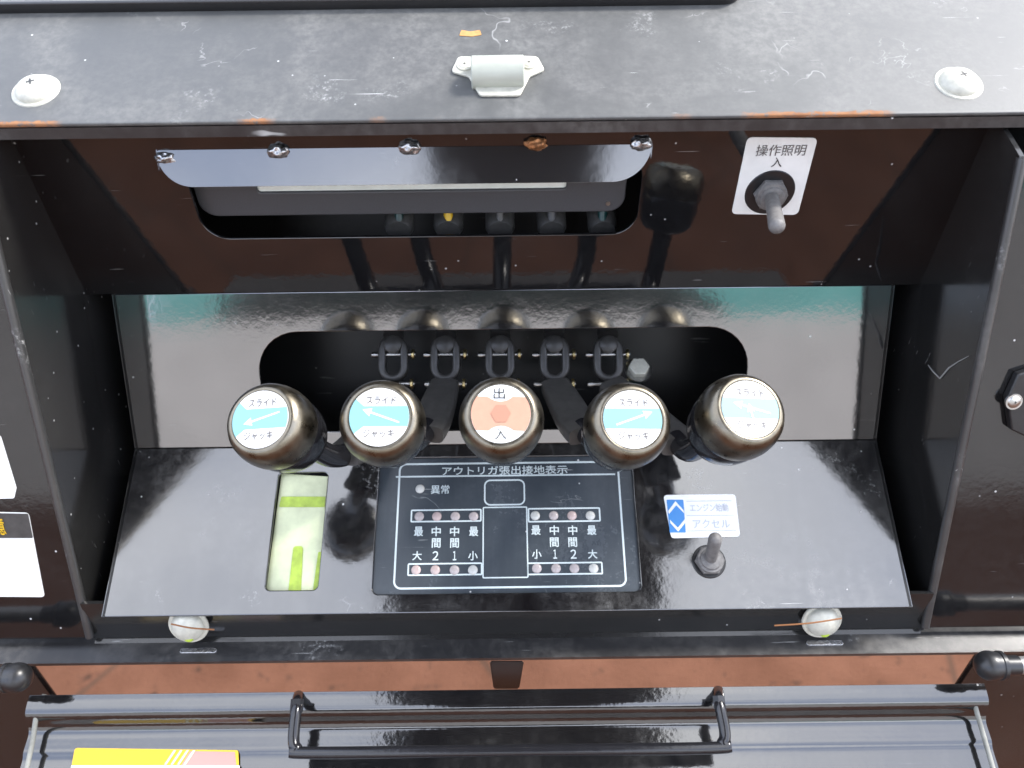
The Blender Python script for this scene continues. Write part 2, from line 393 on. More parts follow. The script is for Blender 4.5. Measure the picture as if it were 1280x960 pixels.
for i, (tx_, ty_, sc_, hh) in enumerate(((-2.2, -8.4, 1.1, 3.0), (-.1, -8.8, 1.5, 3.4), (1.6, -8.2, .8, 2.9))):
    tr = thing('tree', Vector((tx_, ty_, 0)), ('dark bushy tree beyond the yard wall, left in the reflection', 'tallest dark tree beyond the yard wall', 'small dark tree beyond the yard wall, right in the reflection')[i], 'tree', 'trees beyond the yard wall')
    link('trunk', sweep([Vector((tx_, ty_, 0)), Vector((tx_ + .05, ty_, hh * .5)), Vector((tx_, ty_, hh))], [.13, .10, .05], 10), simple('bark', (.06, .045, .03), .9, bump=.5, sc=20), tr)
    rnd = random.Random(i); bm = bmesh.new()
    for _ in range(1800):
        d = Vector((rnd.gauss(0, 1), rnd.gauss(0, 1), rnd.gauss(0, 1))).normalized() * sc_ * rnd.uniform(.35, 1.0) ** .6
        d.x *= 1 + .2 * math.sin(d.z * 5); c = Vector((tx_, ty_, hh)) + d
        u = Vector((rnd.gauss(0, 1), rnd.gauss(0, 1), rnd.gauss(0, 1))).normalized() * .2; v_ = u.orthogonal().normalized() * .11
        bm.faces.new([bm.verts.new(c + q) for q in (u, v_, -u, -v_)])
    link('crown', from_bm(bm), simple('dark_leaves', (.03, .055, .045), .5, var=.5, sc=2), tr)
boom = thing('crane_boom', Vector((.02, 1.5, 2.3)), 'black box section crane boom overhead mirrored in the lower panel', 'crane boom')
def beam(name, w_, h_, y0, y1, z, mat):
    bm = bmesh.new(); bmesh.ops.create_cube(bm, size=1)
    for v in bm.verts: v.co = Vector((v.co.x * w_ + .03, (y0 + y1) / 2 + v.co.y * (y1 - y0), z + v.co.z * h_))
    bmesh.ops.bevel(bm, geom=bm.edges[:], offset=.03, segments=3, affect='EDGES')
    return link(name, from_bm(bm), mat, boom)
beam('outer_section', .66, .5, -.6, 3.6, 2.58, M['wall']); beam('inner_section', .54, .38, -1.6, -.55, 2.58, M['lip']); beam('boom_head', .60, .46, -1.9, -1.55, 2.56, M['wall'])

# ------------------------------------------------------------------ sheets of the cabinet
W2 = .298; WB = .3165; WO = .47
p_lipB = YZ(-.1550, .4965); p_F = YZ(-.1627, .490); p_back = YZ(-.1627 - .866 * .125, .490 + .5 * .125)
p_1t = YZ(-.1690, .5120); p_12 = YZ(-.0717, .608); p_23 = YZ(.0481, .642); p_3b = YZ(.1672, .5865)
p_Q = YZ(.1946, .6137); p_L = YZ(.2056, .6006)
P0 = Plane(p_back, p_F); P1 = Plane(p_1t, p_12); P2 = Plane(p_12, p_23); P3 = Plane(p_23, p_3b)
PF = Plane(YZ(-.150, .4815), YZ(.187, .609)); PV = Plane(p_3b + Vector((0, .004, -.001)), p_Q)
cab = thing('control_cabinet', Vector((0, p_3b.y + .1, p_Q.z - .05)), 'black painted outrigger control cabinet with sloped panels, visor and weathered top shelf', 'control cabinet')

# top shelf with worn front edge, and the lip under it
sl = P0.len
me = plate([rr(-WO, -sl, WO, 0, 0)], .003, .0012)
link('top_shelf', me, M['shelf'], cab, P0.m)
prof = [p_F + Vector((0, .0012, -.0030)), p_lipB + Vector((0, .001, 0)), p_lipB + Vector((0, .03, .004))]
link('shelf_lip', prism(thick(prof, .003), -WO, WO), M['lip'], cab)
# upper panel with the display slot
def loop(P, pts): return [P.hit(*q) for q in pts]
x0, yb = P1.hit(233, 296); x1, _ = P1.hit(797, 290); x0t, yt = P1.hit(205, 200)
x0 = P1.hit(248, 270)[0]; x1 = P1.hit(797, 268)[0]; yb = P1.hit(500, 296)[1]
sx, sy = P1.hit(963, 238)
me = plate([rr(-WO, -P1.len, WO, 0, 0), rr(x0, yb, x1, yt, .018), circ(sx, sy, .0165)], .0028, .0006)
link('upper_panel', me, M['panel'], cab, P1.m)
# middle panel with lever slot
x2, _ = P2.hit(325, 470); x3, _ = P2.hit(934, 460); y2b = P2.hit(560, 538)[1]; y2t = P2.hit(628, 412)[1]
me = plate([rr(-W2, -P2.len, W2, 0, 0), rr(x2, y2b, x3, y2t, (.012, .012, .032, .032))], .0028, .0006)
link('middle_panel', me, M['middle'], cab, P2.m)
# lower sloped panel with gauge window and recess for the indicator
gw = [P3.hit(331, 738), P3.hit(398, 737), P3.hit(409, 590), P3.hit(349, 591)]
gx0 = (gw[0][0] + gw[3][0]) / 2; gx1 = (gw[1][0] + gw[2][0]) / 2; gy0 = gw[0][1]; gy1 = gw[2][1]
ix0 = P3.hit(468, 690)[0]; ix1 = P3.hit(797, 680)[0]; iy0 = P3.hit(630, 741)[1]; iy1 = P3.hit(630, 571)[1]
tx, ty = P3.hit(886, 702)
me = plate([rr(-W2, -P3.len, W2, 0, 0), rr(gx0, gy0, gx1, gy1, .004), rr(ix0, iy0, ix1, iy1, .005), circ(tx, ty, .008)], .0028, .0009)
link('lower_panel', me, M['lower'], cab, P3.m)
# folded edges of the inner tray (seen as the dark gap beside the walls)
for s in (-1, 1):
    prof = [p_12, p_23, p_3b]; back = [p + Vector((0, .03, -.012)) for p in prof]
    bm = bmesh.new(); a = [bm.verts.new((s * (W2 - .001), p.y, p.z)) for p in prof]; b_ = [bm.verts.new((s * (W2 - .001), p.y, p.z)) for p in back]
    for i in range(2): bm.faces.new((a[i], a[i + 1], b_[i + 1], b_[i]))
    bm.normal_update(); bmesh.ops.solidify(bm, geom=bm.faces[:], thickness=.002 * s)
    link('tray_return', from_bm(bm), M['shade'], cab)
# side walls, running out to the frame
for s in (-1, 1):
    fr = [PF.pt(0, -.016), PF.pt(0, -PF.len + .001)]
    prof = [p_1t + Vector((0, .004, .001)), p_12 + Vector((0, .06, 0)), p_23 + Vector((0, .06, -.03)), p_Q + Vector((0, .05, -.01)), p_Q + Vector((0, .002, 0)), fr[1], fr[0]]
    bm = bmesh.new(); f = bm.faces.new([bm.verts.new((s * WB, p.y, p.z)) for p in prof])
    bm.normal_update(); bmesh.ops.solidify(bm, geom=[f], thickness=.003)
    for v in bm.verts:
        if abs(v.co.x) < WB - .0001: v.co.x = s * (WB + .003)
    bmesh.ops.recalc_face_normals(bm, faces=bm.faces)
    link('side_wall', from_bm(bm), M['wall'], cab)
    # outer frame face with a rolled edge
    xa, xb = sorted((s * (WB - .001), s * WO))
    me = plate([rr(xa, -PF.len - .002, xb, -.016, 0)], .004, .0015, .002)
    link('frame_face', me, M['frame'], cab, PF.m)
    link('rolled_edge', sweep([PF.pt(s * (WB + .001), -.017, .001), PF.pt(s * (WB + .001), -PF.len - .001, .001)], .0032), M['edge'], cab)
# bottom: dark upright face and the flange in front of the gap
prof = [p_3b + Vector((0, .001, -.0045)), p_3b + Vector((0, .012, -.008)), p_Q, p_L, p_L + Vector((0, .0005, -.006))]
prof = [p_3b + Vector((0, .010, .002)), p_Q + Vector((0, .002, .002)), p_Q + Vector((0, -.001, .0005)), p_L + Vector((0, .002, 0)), p_L, p_L + Vector((0, .0008, -.0045))]
link('bottom_upright', prism(thick(prof[:3], .003), -WB, WB), M['wall'], cab)
link('bottom_flange', prism(thick([prof[2] + Vector((0, .02, .0003))] + prof[2:], .003), -.62, .62), M['lip'], cab)
prof = [p_Q + Vector((0, .05, .03)), p_Q + Vector((0, .05, -.12)), p_Q + Vector((0, .02, -.12))]
# enclosure behind the panels
iy = .16
prof = [p_back + Vector((0, .01, .0)), p_back + Vector((0, iy, 0)), p_Q + Vector((0, iy + .04, -.02)), p_Q + Vector((0, .01, -.02))]
link('inner_housing', prism(thick(prof, .003), -WO, WO), M['shade'], cab)
bmx = []
for s in (-1, 1):
    bm = bmesh.new(); bm.faces.new([bm.verts.new((s * WO, p.y, p.z)) for p in [p_F] + prof])
    bm.normal_update(); bmesh.ops.solidify(bm, geom=bm.faces[:], thickness=.003)
    link('end_plate', from_bm(bm), M['shade'], cab)

# visor over the display slot
vl = P1.hit(196, 190); vr_ = P1.hit(815, 182)
vy = P1.hit(500, 186)[1]
vt = P1.pt(0, vy, .001)
k = None
for i in range(400):                                   # how far the visor reaches out at its slope
    q = vt + Vector((0, -math.cos(R(61)), -math.sin(R(61)))) * (i * .0002)
    c = q - CAM
    if c.dot(e_d) / c.dot(e_f) * F + 480 > 228: k = i * .0002; break
PVs = Plane(vt, q)
xl = PVs.hit(196, 195)[0]; xr = PVs.hit(815, 190)[0]
visor = link('visor', plate([rr(xl, -k, xr, .001, (.022, .026, .002, .002), 12)], .0022, .0004), M['visor'], cab, PVs.m)
for i, (bx, by) in enumerate(((208, 196), (348, 188), (512, 183), (670, 178), (802, 178))):
    hx, hy = P1.hit(bx, by)
    bm = bmesh.new(); bmesh.ops.create_icosphere(bm, subdivisions=3, radius=1)
    rnd = random.Random(i * 3 + 1); ph = [rnd.uniform(0, 6) for _ in range(6)]
    for v in bm.verts:
        c = v.co; d = 1 + .16 * math.sin(5 * c.x + ph[0]) * math.cos(6 * c.y + ph[1]) + .10 * math.sin(11 * c.z + ph[2] + 5 * c.x) + .06 * math.sin(19 * c.x + ph[3]) * math.sin(17 * c.y + ph[4])
        v.co = Vector((c.x * .0068 * d, c.y * .0042 * d, c.z * .0035 * d))
    wb = link('weld_bead', from_bm(bm, 60), M['weldr'] if i == 3 else M['weld'], visor, P1.at(hx, hy, .002))
    if i == 3: wb['label'] = 'rusty orange weld bead, fourth from the left'

# screws on the shelf and flange
def dome(name, Mx, r, h, mat, parent, slot=True, label=None):
    pr = [(0, h)] + [(r * math.sin(a), h * math.cos(a)) for a in [R(q) for q in range(12, 91, 11)]] + [(r, 0), (r * 1.0, -.001)]
    o = link(name, lathe(pr, 40, 40), mat, parent, Mx)
    link('washer', lathe([(0, .0008), (r * 1.16, .0008), (r * 1.2, 0), (r * 1.2, -.001)], 40), mat, o, Mx)
    if slot:
        for a in (0, 90):
            mm = Mx @ Matrix.Translation((0, 0, h + .0001)) @ Matrix.Rotation(R(a + 20), 4, 'Z')
            link('screw_slot', plate([rr(-r * .2, -r * .05, r * .2, r * .05, 0)], .0012), M['cast'], o, mm)
    return o
for bx, by in ((41, 107), (1202, 98)):
    h = P0.hit(bx, by, .004); dome('dome_screw', P0.at(h[0], h[1], 0), .0125, .0075, M['zinc'], cab)
# roller catch
rc = thing('roller_catch', P0.pt(*P0.hit(622, 100), 0), 'pale metal roller catch with two screwed ears centred on the weathered top shelf', 'catch')
cx, cy = P0.hit(622, 100)
ear = []
y_t = P0.hit(622, 80)[1]; y_b = P0.hit(622, 124)[1]
def c0(px, py): return P0.hit(px, py)
ou = round_poly([c0(600, 122), c0(650, 122), c0(662, 98), c0(681, 90), c0(672, 73), c0(650, 72), c0(600, 73), c0(573, 73), c0(564, 92), c0(586, 98)], .0035)
link('base_plate', plate([ou[::-1]], .0016, .0005, .0018), M['zinc'], rc, P0.m)
a = P0.pt(*c0(590, 99), .0045); b_ = P0.pt(*c0(655, 98), .0045)
link('roller', sweep([a, a + e_x * .0006, b_ - e_x * .0006, b_], [.0096, .0104, .0104, .0096], 32), simple('pale_roller', (.42, .44, .38), .4, .1, var=.12, sc=70), rc)
for q in ((581, 85), (661, 83)):
    h = P0.hit(*q); dome('ear_screw', P0.at(h[0], h[1], .0018), .0042, .0018, M['zinc'], rc, True)
# lid plate behind the shelf, rubber edged
lx = P0.hit(926, 6)[0]
ly = P0.hit(500, 9)[1]
PL = P0
lid = thing('upper_cover', P0.pt(0, ly + .05, .004), 'pale dusty cover plate with black rubber edge behind the top shelf', 'cover plate')
link('cover_plate', plate([rr(-WO, ly + .0015, lx - .0015, .16, (.0, .011, 0, 0))], .003, .0008, .005), paint('cover_paint', base=(.07, .07, .06), rough=.25, dust=.4, scratch=.8, dustcol=(.45, .43, .38), dust_lo=.35, seed=12), lid, P0.m)
link('rubber_edge', plate([rr(-WO, ly - .002, lx + .002, .162, (0, .014, 0, 0)), rr(-WO + .001, ly + .0015, lx - .0015, .161, (0, .011, 0, 0))], .008, .0014, .0075), M['rubber'], lid, P0.m)
# shelf carries on behind the cover as the deck
link('deck_sheet', plate([rr(-WO, .0005, WO, .2, 0)], .003, .0), M['shelf'], cab, P0.m)

# marks of wear on the shelf: orange primer spot
def sticker(name, P, pts, mat, parent, th=.0004, r=.0015, z=.0006, label=None):
    o = link(name, plate([round_poly([P.hit(*q) for q in pts], r)[::-1]], th, 0, z), mat, parent, P.m)
    if label: o['label'] = label
    return o

def words(P, s, px, py, wpx, hpx, mat, parent, z=.0009, bold=0.0, name='lettering'):
    x, y = P.hit(px, py); xa = P.hit(px - wpx / 2, py)[0]; xb = P.hit(px + wpx / 2, py)[0]
    ya = P.hit(px, py - hpx / 2)[1]; yb_ = P.hit(px, py + hpx / 2)[1]
    return link(name, text_mesh(s, abs(xb - xa), abs(ya - yb_), bold), mat, parent, P.at(x, y, z))

# ------------------------------------------------------------------ toggle switches
def toggle(P, px, py, tip, label, ring_r, sc=1.0):
    x, y = P.hit(px, py); base = P.pt(x, y, 0); mm = P.at(x, y, 0)
    t = thing('toggle_switch', base, label, 'toggle switch', 'rubber booted toggle switches')
    link('gasket', lathe([(0, .0012), (ring_r, .0012), (ring_r + .0006, .0006), (ring_r + .0006, -.004)], 40), M['rubber'], t, mm)
    hexp = [(.0118 * sc * math.cos(R(60 * i)), .0118 * sc * math.sin(R(60 * i))) for i in range(6)]
    link('hex_nut', plate([hexp], .004, .0005, .0052), M['boot'], t, mm)
    link('boot_collar', lathe([(0, .0095), (.0068 * sc, .0095), (.0080 * sc, .0088), (.0084 * sc, .0075), (.0100 * sc, .0072), (.0106 * sc, .0062), (.0106 * sc, .0035)], 36, 40), M['boot'], t, mm)
    p0 = P.pt(x, y, .006); ax = (tip - p0); 
    n = 12; L_ = ax.length; ax.normalize(); pts = []; rad = []
    for i in range(n + 1):
        f = i / n; pts.append(p0 + ax * L_ * f); rad.append((.0046 + .0006 * f) * sc)
    for j in range(1, 7):
        a = R(15 * j); pts.append(p0 + ax * (L_ + .0050 * sc * math.sin(a))); rad.append(max(.0052 * sc * math.cos(a), .0002))
    link('bat_handle', sweep(pts, rad, 24), M['boot'], t)
    return t
lab1 = sticker('instruction_label', P1, [(914, 267), (997, 268), (1022, 172), (934, 171)], M['white'], cab, r=.004)
lab1['label'] = 'white work light switch label'
words(P1, '操作照明', 976, 187, 62, 14, M['greyink'], lab1)
words(P1, '入', 971, 202, 13, 12, M['ink'], lab1)
toggle(P1, 962, 240, at(971, 282, .498), 'toggle switch pointing down through the white label on the dark upper panel', .0165)
lab2 = sticker('instruction_label', P3, [(839, 673), (925, 671), (919, 618), (829, 619)], M['white'], cab, r=.003)
lab2['label'] = 'white label with blue chevrons'
sticker('blue_field', P3, [(837, 666), (857, 666), (854, 625), (833, 625)], M['blue'], lab2, r=.0008, z=.0008)
def chev(pts):
    return link('chevron', plate([[P3.hit(*q) for q in pts]], .0003, 0, .0011), M['white'], lab2, P3.m)
chev([(835, 639), (844, 627), (854, 638), (855, 642), (845, 632), (836, 643)])
chev([(837, 650), (847, 660), (856, 649), (857, 653), (847.5, 665), (837.5, 654)])
xa, ya = P3.hit(857, 646); 
for q in ([(858, 627), (914, 627)], [(858, 645), (917, 645)], [(859, 664), (920, 664)]):
    (xa, ya), (xb, yb_) = P3.hit(*q[0]), P3.hit(*q[1])
    link('rule_line', plate([rr(xa, ya - .0002, xb, ya + .0002, 0)], .0002, 0, .0009), M['paleink'], lab2, P3.m)
words(P3, 'エンジン始動', 886, 635, 48, 10, M['paleink'], lab2)
words(P3, 'アクセル', 889, 655, 46, 11, M['paleink'], lab2)
toggle(P3, 886, 702, at(894, 674, .575), 'small toggle switch pointing up below the blue chevron label on the lower panel', .0120, .95)

# ------------------------------------------------------------------ indicator board
ind = thing('indicator_board', P3.pt((ix0 + ix1) / 2, iy0, -.003), 'blue grey outrigger indicator board with white printed truck outline and seventeen lamps', 'indicator board')
link('board_film', plate([rr(ix0 - .004, iy0 - .004, ix1 + .004, iy1 + .004, .006)], .001, 0, -.0022), M['board'], ind, P3.m)
ZI = -.0020
def box_line(a, b, r, wd=.0011):
    (xa, ya), (xb, yb_) = P3.hit(*a, ZI), P3.hit(*b, ZI)
    link('printed_frame', frame_mesh(min(xa, xb), min(ya, yb_), max(xa, xb), max(ya, yb_), r, wd, ZI), M['line'], ind, P3.m)
box_line((491, 737), (773, 576), .006, .0014)
xa, ya = P3.hit(498, 596, ZI); xb, _ = P3.hit(766, 596, ZI)
link('printed_line', plate([rr(xa - .002, ya - .0006, xb + .002, ya + .0006, 0)], .0003, 0, ZI), M['line'], ind, P3.m)
box_line((605, 632), (656, 599), .005)
box_line((603, 723), (659, 633), .0012, .0009)
for a, b in (((513, 653), (602, 636)), ((660, 653), (750, 634)), ((509, 720), (603, 703)), ((659, 719), (753, 702))): box_line(a, b, .0012)
def led(px, py, r=.0037):
    x, y = P3.hit(px, py, ZI)
    link('lamp_lens', lathe([(0, .0012), (r * .5, .0010), (r * .85, .0005), (r, 0), (r, -.001)], 20, 50), M[random.choice(['led', 'led_b', 'led_c'])], ind, P3.at(x, y, ZI))
led(525, 611, .0036)
TL = [524, 546, 569, 592]; TR = [669, 692, 715, 738]
for i, (a, b) in enumerate(zip(TL, TR)):
    led(a, 645.5); led(b, 644.5)
BL = [520, 544, 568, 591]; BR = [671, 695, 718, 742]
for a, b in zip(BL, BR): led(a, 712.5); led(b, 710.5)
words(P3, 'アウトリガ張出接地表示', 631, 587, 157, 11, M['line'], ind, ZI + .0002, .006)
words(P3, '異常', 550, 611, 23, 11, M['line'], ind, ZI + .0002, .006)
for a, c in zip([523, 545, 568, 592], '最中中最'): words(P3, c, a, 663.5, 11.5, 12, M['line'], ind, ZI + .0002, .015)
for a, c in zip([670, 693, 716, 740], '最中中最'): words(P3, c, a, 662, 11.5, 12, M['line'], ind, ZI + .0002, .015)
for a in (545, 568): words(P3, '間', a, 678, 11, 12, M['line'], ind, ZI + .0002, .015)
for a in (693, 716): words(P3, '間', a, 677, 11, 12, M['line'], ind, ZI + .0002, .015)
for a, c, w_ in zip([521, 544, 568, 591], '大２１小', (12, 7.5, 4.5, 12)): words(P3, c, a, 694, w_, 11.5, M['line'], ind, ZI + .0002, .0 if c == 'x' else .015)
for a, c, w_ in zip([671, 694, 717, 741], '小１２大', (12, 4.5, 7.5, 12)): words(P3, c, a, 692, w_, 11.5, M['line'], ind, ZI + .0002, .0 if c == 'x' else .015)

# ------------------------------------------------------------------ level gauge behind its window
ga = thing('level_gauge', P3.pt(gx0, gy0, -.01), 'pale strip gauge with lime green marks set in a slot left of the indicator board', 'gauge')
ZG = -.0055
def gpl(name, pts, mat, z, r=.001): return link(name, plate([round_poly([P3.hit(*q, ZG) for q in pts], r)[::-1]], .0004 if z else .003, 0, ZG + z), mat, ga, P3.m)
gpl('gauge_plate', [(331, 752), (404, 750), (416, 596), (352, 592)], M['gauge'], 0)
gpl('gauge_mark', [(349, 634), (406, 634), (407, 621), (352, 621)], M['green'], .0006)
gpl('gauge_mark', [(360, 745), (376, 745), (379, 683), (367, 683)], M['green'], .0006, .0025)
gpl('gauge_mark', [(391, 741), (400, 741), (402, 690), (398, 690)], M['green'], .0006)
bm = bmesh.new(); bmesh.ops.create_cube(bm, size=1)
for v in bm.verts: v.co = Vector((v.co.x * (gx1 - gx0 + .02) + (gx0 + gx1) / 2, v.co.y * (gy1 - gy0 + .02) + (gy0 + gy1) / 2, v.co.z * .002 - .0115))
link('gauge_housing', from_bm(bm), M['rubber'], ga, P3.m)

# ------------------------------------------------------------------ display behind the upper slot
PD = Plane(P1.pt(0, 0, -.010), P1.pt(0, -P1.len, -.010))
dx0 = PD.hit(250, 262)[0]; dx1 = PD.hit(780, 262)[0]; dyb = PD.hit(500, 268)[1]
dsp = thing('display_unit', PD.pt((dx0 + dx1) / 2, dyb, -.02), 'dark grey display unit with pale glass strip recessed beneath the visor', 'display')
dyt = PD.hit(500, 180)[1]
gxa = PD.hit(320, 232)[0]; gxb = PD.hit(708, 232)[0]; gyb = PD.hit(500, 239)[1]; gyt = PD.hit(500, 190)[1]
link('display_bezel', plate([rr(dx0, dyb, dx1, dyt, .012), rr(gxa, gyb, gxb, gyt, .002)], .012, .001), M['plastic'], dsp, PD.m)
link('display_glass', plate([rr(gxa - .002, gyb - .002, gxb + .002, gyt + .002, 0)], .001, 0, -.0022), M['lcd'], dsp, PD.m)
h = PD.hit(760, 254); dome('bezel_screw', PD.at(h[0], h[1], 0), .0014, .0006, M['steel'], dsp, False)

# ------------------------------------------------------------------ valve block and hoses inside
vb = thing('valve_block', at(626, 440, .76), 'dark valve block with five spool ends inside the cabinet behind the levers', 'valve block')
pA = at(626, 420, .735)
bm = bmesh.new(); bmesh.ops.create_cube(bm, size=1)
for v in bm.verts: v.co = Vector((v.co.x * .30, v.co.y * .05 + pA.y + .045, v.co.z * .10 + pA.z + .02))
bmesh.ops.bevel(bm, geom=bm.edges[:], offset=.004, segments=2, affect='EDGES')
link('block_body', from_bm(bm), M['valve'], vb)
for i, px in enumerate((492, 557, 625, 693, 760)):
    a = at(px, 420, .70); b_ = a + Vector((0, .05, .02))
    link('spool', sweep([b_, a], .009, 20), M['cast'], vb)
    a = at((px - 625) * .95 + 625, 284, .60); b_ = a + Vector((0, .05, .015))
    link('hose_fitting', sweep([b_, a, a + Vector((0, -.004, -.001))], [.011, .011, .009], 20), M['cast'], vb)
    c = at((px - 625) * .95 + 625, 272, .592)
    link('fitting_cap', sweep([c + Vector((0, .006, .012)), c + Vector((0, 0, -.003))], .0035, 14), (M['valve'], M['yellow'], M['cast'], M['plastic'], M['valve'])[i], vb)
tag(vb.children[-7], None)
bo = thing('hex_bolt', at(798, 465, .69), 'silver hex bolt head right of the fifth lever fork inside the slot', 'bolt')
mm = axis_m(at(798, 462, .672), Vector((0, -.35, .94)))
link('bolt_head', plate([[(.0088 * math.cos(R(60 * i)), .0088 * math.sin(R(60 * i))) for i in range(6)]], .006, .0008, .006), M['zinc'], bo, mm)
link('bolt_washer', lathe([(0, .0), (.0115, .0), (.0115, -.002), (0, -.002)], 30), M['steel'], bo, mm)
link('bolt_shank', lathe([(.005, -.002), (.005, -.03), (0, -.03)], 20), M['valve'], bo, mm)

# ------------------------------------------------------------------ levers
KN = [  # face centre, back centre, fork x, label, design
    dict(f=(325, 524), b=(370, 549), fx=492, lab='leftmost control lever, its round knob printed with an arrow falling to the left', kind='a1'),
    dict(f=(474, 521), b=(487, 542), fx=557, lab='second control lever from the left, its knob arrow rising to the left', kind='a2'),
    dict(f=(626, 517), b=(628, 538), fx=625, lab='middle control lever with an orange hexagon on its round knob', kind='hex'),
    dict(f=(791, 524), b=(770, 546), fx=693, lab='fourth control lever from the left, its knob arrow rising to the right', kind='a3'),
    dict(f=(938, 511), b=(898, 541), fx=760, lab='rightmost control lever with a faded forked arrow on its knob', kind='a4')]
PATHS = [
    [(392, 560, .560), (416, 570, .585), (440, 563, .605), (470, 525, .635), (490, 485, .662)],
    [(500, 552, .560), (520, 550, .585), (538, 530, .610), (550, 500, .640), (556, 482, .660)],
    [(628, 548, .560), (627, 540, .590), (626, 520, .620), (625, 500, .645), (625, 482, .660)],
    [(764, 556, .560), (746, 552, .585), (722, 530, .610), (704, 500, .640), (694, 482, .660)],
    [(880, 553, .560), (860, 563, .585), (838, 545, .610), (790, 505, .640), (764, 482, .660)]]
knob_prof = [(.0196, -.0002), (.0212, -.0008), (.0235, -.0030), (.0254, -.0068), (.0266, -.0120), (.0271, -.0180), (.0268, -.0235), (.0262, -.0262), (.0257, -.0266)]
back_prof = [(.0255, -.0264), (.0259, -.0272), (.0257, -.0350), (.0248, -.0430), (.0226, -.0500), (.0185, -.0548), (.0120, -.0575), (.0, -.0575)]
me_knob = lathe([(.0, -.0012), (.0186, -.0012), (.0190, -.0004)] + knob_prof, 64, 40)
me_back = lathe(back_prof, 64, 40)
me_disc = lathe([(.0, .0), (.0183, .0), (.0184, -.0006), (.0184, -.0014)], 64)
def disc_band(y0, y1, fan):
    r = .0183; pts = []
    n = 14
    a0, a1 = math.asin(y0 / r), math.asin(y1 / r)
    for i in range(n + 1):
        a = a0 + (a1 - a0) * i / n; pts.append((r * math.cos(a), r * math.sin(a)))
    b0, b1 = math.asin(min(y1 + fan, .016) / r), math.asin(max(y0 - fan, -.016) / r)
    if fan: pts.append((-.0095, y1))
    for i in range(n + 1):
        a = b0 + (b1 - b0) * i / n; pts.append((-r * math.cos(a), r * math.sin(a)))
    if fan: pts.append((-.0095, y0))
    return plate([pts], .0002, 0, .0002)
def arrow_mesh(ang, L_=.024, wd=.0011, hd=.0026):
    pts = [(-L_ / 2, -wd * .4), (L_ / 2 - .005, -wd / 2), (L_ / 2 - .0055, -hd), (L_ / 2, 0), (L_ / 2 - .0055, hd), (L_ / 2 - .005, wd / 2), (-L_ / 2, wd * .4)]
    c, s = math.cos(R(ang)), math.sin(R(ang))
    return plate([[(x * c - y * s, x * s + y * c) for x, y in pts]], .0002, 0, .0004)
def fork(t, px):
    """U shaped clevis with pins, pointing down-forward out of the spool"""
    c = at(px, 452, .675); z = -e_f; mm = axis_m(c, (z + Vector((0, 0, .15))).normalized())
    w_ = .0125; lo, hi = -.017, .022
    out = [(w_ * math.cos(R(a)), hi - w_ + w_ * math.sin(R(a))) for a in range(90, -1, -15)] + [(w_ * math.cos(R(a)), lo + w_ + w_ * math.sin(R(a))) for a in range(0, -181, -15)] + [(w_ * math.cos(R(a)), hi - w_ + w_ * math.sin(R(a))) for a in range(180, 90, -15)]
    wi = .0062; yi = -.0055
    inn = [(wi * math.cos(R(a)), yi + (wi * math.sin(R(a)) if a < 0 else 0)) for a in range(0, -181, -20)]
    inn = [(wi, .010)] + inn + [(-wi, .010)]
    link('fork', plate([out, inn], .013, .0020, .006), M['cast'], t, mm)
    link('fork_boss', lathe([(0, .009), (.0055, .009), (.0075, .0075), (.0078, .002)], 28, 40), M['cast'], t, mm @ Matrix.Translation((0, .014, 0)))
    for yy, ext in ((.006, .0185), (-.019, .0175)):
        x_ = mm @ Vector((-ext, yy, 0)); y_ = mm @ Vector((ext, yy, 0)); d = (y_ - x_).normalized()
        link('pin', sweep([x_, y_], .0019, 14), M['steel'], t)
        link('pin_head', sweep([y_ - d * .0035, y_ - d * .003, y_ - d * .0012, y_ - d * .0008], [.0036, .0044, .0044, .0036], 18), M['brass'], t)
        link('pin_head', sweep([x_ + d * .001, x_ + d * .0045], .0026, 14), M['steel'], t)
